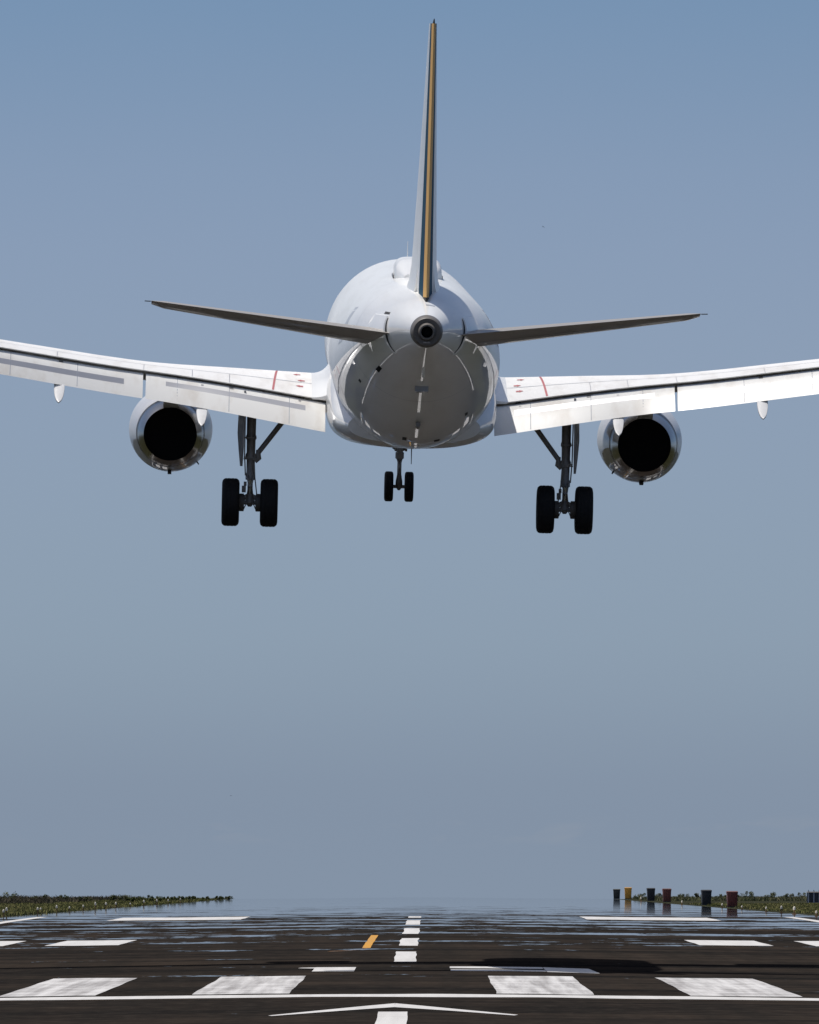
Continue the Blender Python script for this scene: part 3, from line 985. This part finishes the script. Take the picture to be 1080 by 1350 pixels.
def make_main_gear(sg):
    x0, zc = sg * 3.795, -3.655
    yw = L(17.72)
    ztop = -1.0
    bm = bmesh.new()
    P = lambda z, dx=0: (x0 + sg * dx, yw + (z - zc) * .02, z)
    # shock strut: outer cylinder with collars
    tube(bm, [P(ztop), P(-1.9), P(-2.02), P(-2.05), P(-2.12), P(-2.15), P(-2.45), P(-2.50), P(-2.6), P(-2.63), P(-2.93), P(-2.96), P(-3.10), P(-3.12)],
         [.118, .112, .112, .128, .128, .108, .104, .128, .128, .100, .098, .118, .118, .07], 20)
    g = link('main_landing_gear', finish(bm), M['gear'], plane, sharp=35)
    bm = bmesh.new()
    tube(bm, [P(-3.08), P(-3.52)], .066, 18)
    link('shock_piston', finish(bm), M['chrome'], g, sharp=40)
    # axle, yoke and brakes
    bm = bmesh.new()
    tube(bm, [P(-3.44), P(-3.54), P(zc), P(zc - .10)], [.075, .10, .115, .04], 16)
    tube(bm, [(x0 - .62, yw, zc), (x0 + .62, yw, zc)], .055, 14)
    tube(bm, [(x0 - .30, yw, zc + .02), P(-3.46)], [.07, .05], 10)
    tube(bm, [(x0 + .30, yw, zc + .02), P(-3.46)], [.07, .05], 10)
    link('axle', finish(bm), M['gear'], g, sharp=40)
    for d in (-1, 1):
        bm = bmesh.new()
        lathe_x(bm, [(-.075, .12), (-.07, .19), (.0, .215), (.09, .215), (.10, .15)] if d < 0 else [(-.10, .15), (-.09, .215), (0, .215), (.07, .19), (.075, .12)], (x0 + d * .235, yw, zc), 24)
        for k in range(7):
            a = 2 * math.pi * k / 7 + .3
            box(bm, (x0 + d * .165, yw + .16 * math.cos(a), zc + .16 * math.sin(a)), (.06, .06, .06))
        link('brake', finish(bm), M['dark_metal'], g, sharp=40)
        t = link('tyre', tyre_bm((x0 + d * .4635, yw, zc), .580, .425), M['rubber'], g, sharp=40)
        bm = bmesh.new()
        lathe_x(bm, [(-.17, .27), (-.165, .285), (.165, .285), (.17, .27), (.10, .20), (.10, .06)], (x0 + d * .4635, yw, zc), 28)
        link('wheel_rim', finish(bm), M['gear'], g, sharp=40)
    # side stay
    bm = bmesh.new()
    tube(bm, [(x0 - sg * .13, yw, -2.56), (x0 - sg * .20, yw + .02, -2.42), (x0 - sg * .80, yw + .1, -1.62), (x0 - sg * 1.25, yw + .16, -1.02)], [.04, .062, .066, .066], 12)
    tube(bm, [(x0 - sg * .10, yw, -2.66), (x0 - sg * .19, yw, -2.58), (x0 - sg * .17, yw + .02, -2.38)], [.06, .07, .05], 10)
    tube(bm, [(x0 - sg * .24, yw - .03, -2.40), (x0 - sg * .86, yw + .05, -1.52)], .022, 8)
    link('side_stay', finish(bm), M['gear'], g, sharp=40)
    # torque links behind the strut, cables and small boxes
    bm = bmesh.new()
    for d in (-1, 1):
        tube(bm, [(x0 + d * .08, yw - .08, -2.98), (x0 + d * .03, yw - .42, -3.24)], .022, 8)
        tube(bm, [(x0 + d * .03, yw - .42, -3.24), (x0 + d * .07, yw - .10, -3.52)], .022, 8)
    tube(bm, [(x0 - .03, yw - .42, -3.24), (x0 + .03, yw - .42, -3.24)], .035, 8)
    box(bm, (x0 - .15, yw - .05, -3.33), (.10, .12, .16))
    box(bm, (x0 - .12, yw - .05, -3.20), (.07, .10, .10))
    for z, w in ((-2.09, .30), (-2.56, .30), (-2.60, .31)):
        box(bm, (x0 + .02 * sg, yw - .06, z), (w, .08, .03))
    tube(bm, [(x0 + sg * .155, yw - .10, -1.3), (x0 + sg * .15, yw - .12, -2.5), (x0 + sg * .12, yw - .1, -3.0)], .016, 8)
    tube(bm, [(x0 - sg * .10, yw - .11, -1.3), (x0 - sg * .09, yw - .13, -2.7), (x0 - sg * .11, yw - .13, -3.05), (x0 - sg * .17, yw - .1, -3.5)], .014, 8)
    tube(bm, [(x0 - .05, yw - .1, -3.6), (x0 - .14, yw - .14, -3.80), (x0 - .22, yw - .1, -3.83)], .013, 8)
    tube(bm, [(x0 + .05, yw - .1, -3.6), (x0 + .14, yw - .14, -3.80), (x0 + .22, yw - .1, -3.83)], .013, 8)
    link('torque_link', finish(bm), M['gear'], g, sharp=40)
    # leg door hanging outboard of the strut
    bm = bmesh.new()
    pr = [(.42, -.95), (.45, -2.0), (.26, -2.42), (.08, -2.78), (-.06, -2.78), (-.40, -2.28), (-.46, -1.9), (-.42, -.95)]
    rs = []
    for off, sc_ in ((.20, 1.0), (.245, 1.0)):
        rs.append([(x0 + sg * (off + .03 * math.sin((-(z) - .9) / 1.9 * math.pi) + .13 * y), yw + y, z) for y, z in pr])
    rings(bm, rs)
    link('gear_door', finish(bm), M['door'], g, smooth=False)
    return g
for sg in (-1, 1): make_main_gear(sg)

# nose gear
zc, yw = -3.70, L(5.07)
bm = bmesh.new()
P = lambda z: (0, yw - (z - zc) * .10, z)
tube(bm, [P(-1.9), P(-2.5), P(-2.52), P(-2.62), P(-2.66), P(-2.82), P(-2.84), P(-2.98), P(-3.0), P(-3.06)], [.10, .10, .125, .125, .088, .084, .11, .11, .08, .06], 18)
ng = link('nose_landing_gear', finish(bm), M['gear'], plane, sharp=35)
bm = bmesh.new()
tube(bm, [P(-3.02), P(-3.50)], .055, 16)
tube(bm, [P(-3.44), P(-3.56), P(zc), P(zc - .09)], [.06, .085, .09, .03], 14)
tube(bm, [(-.25, yw, zc), (.25, yw, zc)], .045, 12)
link('axle', finish(bm), M['gear'], ng, sharp=40)
for d in (-1, 1):
    link('tyre', tyre_bm((d * .255, yw, zc), .382, .225), M['rubber'], ng, sharp=40)
    bm = bmesh.new()
    lathe_x(bm, [(-.09, .16), (-.085, .185), (.085, .185), (.09, .16), (.05, .05)], (d * .255, yw, zc), 24)
    link('wheel_rim', finish(bm), M['gear'], ng, sharp=40)
    bm = bmesh.new()
    lathe_x(bm, [(-.01, .02), (0, .075), (.05, .08), (.06, .06)], (d * .13, yw - .05, -2.73), 16)
    tube(bm, [(d * .04, yw - .06, -2.8), (d * .17, yw - .06, -2.70)], [.03, .045], 10)
    link('taxi_lamp', finish(bm), M['gear'], ng, sharp=40)
    bm = bmesh.new()
    rings(bm, [[(d * (.36 + o), yw + y, z) for y, z in ((-.7, -1.95), (.6, -1.95), (.5, -2.35), (-.6, -2.35))] for o in (0, .03)])
    link('gear_door', finish(bm), M['white'], ng, smooth=False)
bm = bmesh.new()
for d in (-1, 1):
    tube(bm, [(d * .06, yw - .10, -3.0), (0, yw - .32, -3.2), (d * .05, yw - .08, -3.46)], .018, 8)
    tube(bm, [(0, yw - .05, -3.0), (d * .06, yw - .10, -3.0)], .03, 8)
link('torque_link', finish(bm), M['gear'], ng, sharp=40)
bm = bmesh.new()
tube(bm, [(-.10, yw - .08, -2.3), (-.19, yw - .12, -2.45), (-.15, yw - .12, -2.58), (-.08, yw - .08, -2.62)], .025, 8)
link('gear_hose', finish(bm), M['gear'], ng, sharp=40)

for d in (-1, 1):
    bm = bmesh.new()
    tube(bm, [(d * .04, yw - .06, -2.56), (d * .17, yw + .5, -1.95)], .035, 8)
    link('drag_brace', finish(bm), M['gear'], ng, sharp=40)

# ------------------------------------------------------------------ grass, shrubs, lights, bins
def leaf_mat(name, a, b_, sc_=0.9):
    m, nt, b, out = new_mat(name)
    n = noise(nt, coords(nt, (1, .3, 1), True), sc_, 4, 0.6)
    c = mixc(nt, ramp(nt, n, [(0.38, 0), (0.62, 1)]), a, b_)
    nt.links.new(c, b.inputs["Base Color"])
    b.inputs["Roughness"].default_value = 0.8
    b.inputs["Specular IOR Level"].default_value = 0.15
    return m
M['grass'] = leaf_mat('grass_blades', (0.12, 0.128, 0.032), (0.20, 0.175, 0.07), .35)
M['hazed'] = leaf_mat('hazed_grass_blades', (0.10, 0.11, 0.045), (0.15, 0.135, 0.075), .4)  # far blades paled: distance haze put into their colour
M['hazed2'] = leaf_mat('brown_hazed_blades', (0.075, 0.062, 0.035), (0.10, 0.085, 0.055), .4)  # brownish far haze painted into the blade colour
M['leaf'] = leaf_mat('shrub_leaves', (0.048, 0.066, 0.020), (0.095, 0.098, 0.036), 1.5)
M['leaf2'] = leaf_mat('hazed_shrub_leaves', (0.075, 0.095, 0.045), (0.13, 0.13, 0.07), 1.5)  # paler green stands for haze over the far shrubs

def blades(bm, x, y, h, n, spread, lean=.35, w=.03):
    for _ in range(n):
        a = random.uniform(0, 2 * math.pi)
        bx, by = x + random.gauss(0, spread), y + random.gauss(0, spread * 1.5)
        z = gz(bx, by) - .03
        hh = h * random.uniform(.5, 1.1)
        dx, dy = math.cos(a) * w, math.sin(a) * w
        lx, ly = random.gauss(0, lean) * hh, random.gauss(0, lean) * hh
        v = [bm.verts.new(p) for p in ((bx - dx, by - dy, z), (bx + dx, by + dy, z), (bx + lx * .4 + dx * .7, by + ly * .4 + dy * .7, z + hh * .6), (bx + lx, by + ly, z + hh))]
        bm.faces.new((v[0], v[1], v[2]))
        bm.faces.new((v[0], v[2], v[3]))

def grass(name, sg, mat, x_lo, x_hi, d_lo, d_hi, tufts, h, label):
    bm = bmesh.new()
    for _ in range(tufts):
        d = d_lo * (d_hi / d_lo) ** random.random()
        # stay inside what the lens takes in
        xmax = min(x_hi, 540 * d / F + 4)
        if xmax <= x_lo: continue
        x = random.uniform(x_lo, xmax)
        k = mnoise.noise((x * .25, d * .05, 3.1)) * .5 + .75
        blades(bm, sg * x + (0 if sg < 0 else .6), d, h * k, 5, .22, w=.035)
    return tag(link(name, bm, mat, smooth=False), label, 'grass', kind='stuff')
grass('grass', -1, M['grass'], 19.3, 60, 480, 1170, 11000, .24, 'rough green grass verge along the left edge of the runway')
grass('grass', 1, M['grass'], 19.6, 60, 500, 860, 7500, .17, 'low green grass verge along the right edge of the runway')
grass('hazed_grass', -1, M['hazed2'], 27, 60, 820, 1130, 1800, .50, 'brownish dry grass far back at the left frame edge')  # blades take the brown of the haze back there
grass('hazed_grass', 1, M['hazed'], 20.5, 60, 1010, 1180, 3800, .42, 'pale taller grass far back beyond the right verge')

def shrub(name, x, y, h, w, mat, label, group):
    o = empty(name, (x, y, gz(x, y)))
    bm = bmesh.new()
    rnd = random.Random(int(x * 31 + y * 7))
    cl = [(rnd.uniform(-w, w) * .5, rnd.uniform(-w, w) * .5, h * rnd.uniform(.3, .85), rnd.uniform(.22, .42) * h) for _ in range(7)]
    for _ in range(520):
        cx_, cy_, cz_, cr_ = rnd.choice(cl)
        v = Vector((rnd.gauss(0, 1), rnd.gauss(0, 1), rnd.gauss(0, 1))).normalized() * cr_ * rnd.uniform(.45, 1.05)
        p = Vector((cx_, cy_, cz_)) + v
        if p.z < .02: continue
        a = Vector((rnd.gauss(0, 1), rnd.gauss(0, 1), rnd.gauss(0, .6))).normalized() * .055
        b = Vector((rnd.gauss(0, 1), rnd.gauss(0, 1), rnd.gauss(0, .6))).normalized() * .045
        bm.faces.new([bm.verts.new(q) for q in (p - a, p + b, p + a, p - b)])
    link('foliage', bm, mat, o, smooth=False)
    bm = bmesh.new()
    for cx_, cy_, cz_, cr_ in cl:
        tube(bm, [(cx_ * .15, cy_ * .15, -.02), (cx_ * .6, cy_ * .6, cz_ * .6), (cx_, cy_, cz_)], [.03, .02, .008], 6)
    link('stem', bm, M['seam'], o)
    return tag(o, label, 'shrub', group)
# left verge: photo x, distance, height, width
SH = [(18, 960, 1.05, 1.5), (52, 1010, .75, 1.3), (86, 1000, .70, 1.2), (112, 930, .62, 1.2), (150, 960, .70, 1.1), (168, 900, .8, 1.2), (181, 940, .75, 1.3), (194, 980, .72, 1.2),
      (206, 905, .66, 1.0), (222, 960, .62, 1.0), (236, 990, .55, .9), (252, 1010, .55, .9), (270, 1050, .5, .8), (288, 1080, .45, .8), (302, 1110, .4, .7)]
ORD = ['first', 'second', 'third', 'fourth', 'fifth', 'sixth', 'seventh', 'eighth', 'ninth', 'tenth', 'eleventh', 'twelfth', 'thirteenth', 'fourteenth', 'fifteenth', 'sixteenth', 'seventeenth']
for i, (x, d, h, w) in enumerate(SH):
    X = px(x, 0, d)[0]
    lab = 'tallest dark shrub at the far left of the verge' if i == 0 else '%s dark shrub from the left along the left grass verge' % ORD[i]
    shrub('shrub', X, d, h * .72, w, M['leaf'], lab, 'shrubs along the left verge')
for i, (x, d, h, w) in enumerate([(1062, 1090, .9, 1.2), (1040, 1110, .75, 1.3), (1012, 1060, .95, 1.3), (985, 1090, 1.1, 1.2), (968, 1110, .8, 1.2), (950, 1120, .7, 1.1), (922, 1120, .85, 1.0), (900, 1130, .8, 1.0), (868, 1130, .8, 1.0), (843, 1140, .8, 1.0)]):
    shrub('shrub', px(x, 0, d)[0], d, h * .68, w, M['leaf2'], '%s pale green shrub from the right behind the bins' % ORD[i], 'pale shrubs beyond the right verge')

# runway edge lights
M['lampw'] = paint('white_lamp_dome', (0.50, 0.46, 0.38), 0.4)
M['orange'] = paint('orange_lamp_base', (0.16, 0.08, 0.025), 0.6)
def edge_light():
    o = empty('runway_light')
    bm = bmesh.new()
    box(bm, (0, 0, .02), (.30, .30, .05))
    tube(bm, [(0, 0, .03), (0, 0, .22), (0, 0, .27)], [.045, .045, .09], 12)
    link('light_base', finish(bm), M['orange'], o, sharp=40)
    bm = bmesh.new()
    tube(bm, [(0, 0, .265), (0, 0, .33), (0, 0, .41), (0, 0, .46), (0, 0, .48)], [.10, .105, .09, .06, .02], 14)
    link('light_dome', finish(bm), M['lampw'], o, sharp=60)
    return o
proto = None
LEFT = [(5, 527), (9, 540), (50, 573), (54, 590), (75, 602), (92, 624), (110, 649), (126, 672), (140, 694), (153, 716), (172, 751), (190, 787), (207, 824), (222, 860), (238, 903)]
RIGHT = [(1076, 525), (1047, 560), (1030, 580), (1010, 610), (978, 660), (952, 705), (899, 811), (845, 965)]
for side, lst in (('left', LEFT), ('right', RIGHT)):
    for i, (x, d) in enumerate(lst):
        if proto is None:
            o = proto = edge_light()
        else:
            o = proto.copy()
            COL.objects.link(o)
            for ch in list(proto.children):
                c = ch.copy()
                COL.objects.link(c)
                c.parent = o
        X = px(x, 0, d)[0]
        o.location = (X, d, gz(X, d))
        sc_ = 1.35 if (side == 'right' and i == 1) else random.uniform(.85, 1.15)
        o.scale = (sc_ * .5, sc_ * .5, sc_ * random.uniform(.55, .8))
        tag(o, '%s small white domed light from the %s frame edge in the %s grass verge' % (ORD[i], side, side), 'runway light', 'runway lights along the %s verge' % side)

# tapered bins standing along the right verge
def bin_obj(col):
    o = empty('marker_bin')
    m = paint('bin_plastic', col, 0.55, grime=.25, gcol=(.02, .02, .02), gscale=(2, 2, 2))
    bm = bmesh.new()
    prof = [(.05, .61, .52), (.10, .63, .54), (.85, .70, .62), (.86, .73, .65), (.93, .73, .65)]
    rs = []
    for z, w, d in prof:
        r = []
        for sx, sy in ((1, 1), (-1, 1), (-1, -1), (1, -1)):
            for k in range(4):
                a = math.atan2(sy, sx) - math.pi / 4 + math.pi / 2 * k / 3
                r.append((sx * (w / 2 - .05) + .05 * math.cos(a), sy * (d / 2 - .05) + .05 * math.sin(a), z))
        rs.append(r)
    rings(bm, rs)
    link('bin_body', finish(bm), m, o, sharp=40)
    bm = bmesh.new()
    rings(bm, [[(x * f, y * f + .01, z) for x, y in ((-.37, -.33), (.37, -.33), (.37, .35), (-.37, .35))] for z, f in ((.932, 1), (.98, 1), (1.03, .86))])
    tube(bm, [(-.30, .38, .95), (.30, .38, .95)], .022, 8)
    link('bin_lid', finish(bm), m, o, smooth=False)
    bm = bmesh.new()
    box(bm, (0, 0, .025), (.66, .56, .05))
    link('bin_foot', bm, M['seam'], o, smooth=False)
    return o
BINS = [(965, 730, 'maroon', (.10, .018, .015), 'nearest dark maroon bin on the right verge', 1.0), (931, 798, 'navy', (.005, .007, .012), 'nearest black navy bin on the right verge', 1.05),
        (879, 930, 'maroon', (.10, .022, .017), 'farther maroon bin beside a navy one on the right verge', 1.08), (858, 997, 'navy', (.006, .007, .012), 'middle navy bin beside the farther maroon one', 1.1),
        (828, 1111, 'amber', (.48, .23, .02), 'amber yellow bin far along the right verge', 1.12), (813, 1165, 'navy', (.007, .012, .013), 'farthest and smallest dark bin beside the amber one', 1.0)]
for x, d, cname, col, lab, k in BINS:
    o = bin_obj(col)
    X = px(x, 0, d)[0]
    o.location = (X, d, gz(X, d))
    o.scale = (.98, .98, k)
    o.rotation_euler = (0, 0, R(random.uniform(-6, 6)))
    tag(o, lab, 'bin', 'bins along the right verge')

# slatted cabinet at the right edge of the frame
X, Y = px(1083, 0, 900)[0], 900
cab = empty('equipment_cabinet', (X, Y, gz(X, Y)))
tag(cab, 'low dark blue grey slatted cabinet at the right frame edge', 'cabinet')
bm = bmesh.new()
box(bm, (0, 0, .42), (2.3, 1.0, .78))
link('cabinet_body', bm, paint('blue_grey_steel', (.035, .042, .06), .5), cab, smooth=False)
for k in range(6):
    bm = bmesh.new()
    box(bm, (-1.05 + .42 * k, -.53, .52), (.07, .06, 1.0))
    link('cabinet_post', bm, paint('pale_galvanised', (.42, .43, .46), .5), cab, smooth=False)
bm = bmesh.new()
for k in range(5): box(bm, (0, -.515, .16 + .16 * k), (2.2, .03, .05))
link('cabinet_slat', bm, M['seam'], cab, smooth=False)
bm = bmesh.new()
box(bm, (0, 0, .86), (2.5, 1.2, .08), .92)
link('cabinet_roof', bm, M['gear'], cab, smooth=False)

# two specks of birds far off in the sky
def bird(x, y, d, k, bank, label):
    o = empty('bird', px(x, y, d), (0, R(bank), R(25)))
    bm = bmesh.new()
    rs = []
    for t, r in ((-.10, .004), (-.06, .018), (0, .026), (.05, .022), (.075, .016), (.095, .010), (.11, .002)):
        rs.append([(r * math.cos(2 * math.pi * q / 10), t, r * math.sin(2 * math.pi * q / 10)) for q in range(10)])
    rings(bm, rs)
    for s in (-1, 1):
        rings(bm, [[(s * a, b + f * .5, c), (s * a, b, c + .006), (s * a, b - f, c), (s * a, b, c - .003)] for a, b, c, f in ((.015, .02, .008), (.07, .03, .035), (.13, .005, .03), (.19, -.05, .01))
                   ] if False else [[(s * a, b + f * .5, c), (s * a, b, c + .006), (s * a, b - f, c), (s * a, b, c - .003)] for a, b, c, f in ((.015, .02, .008, .06), (.07, .03, .035, .055), (.13, .005, .03, .04), (.19, -.05, .01, .01))])
    rings(bm, [[(-.008, -.09, 0), (.008, -.09, 0), (.008, -.09, .006), (-.008, -.09, .006)], [(-.03, -.17, 0), (.03, -.17, 0), (.03, -.17, .004), (-.03, -.17, .004)]])
    link('plumage', finish(bm), M['rubber'], o, sharp=40)
    o.scale = (k, k, k)
    tag(o, label, 'bird')
bird(716.5, 298.5, 900, .8, 30, 'tiny dark bird high to the right of the tail fin')
bird(304.5, 1049, 1400, 1.0, 12, 'tiny faint bird low in the sky at the left')
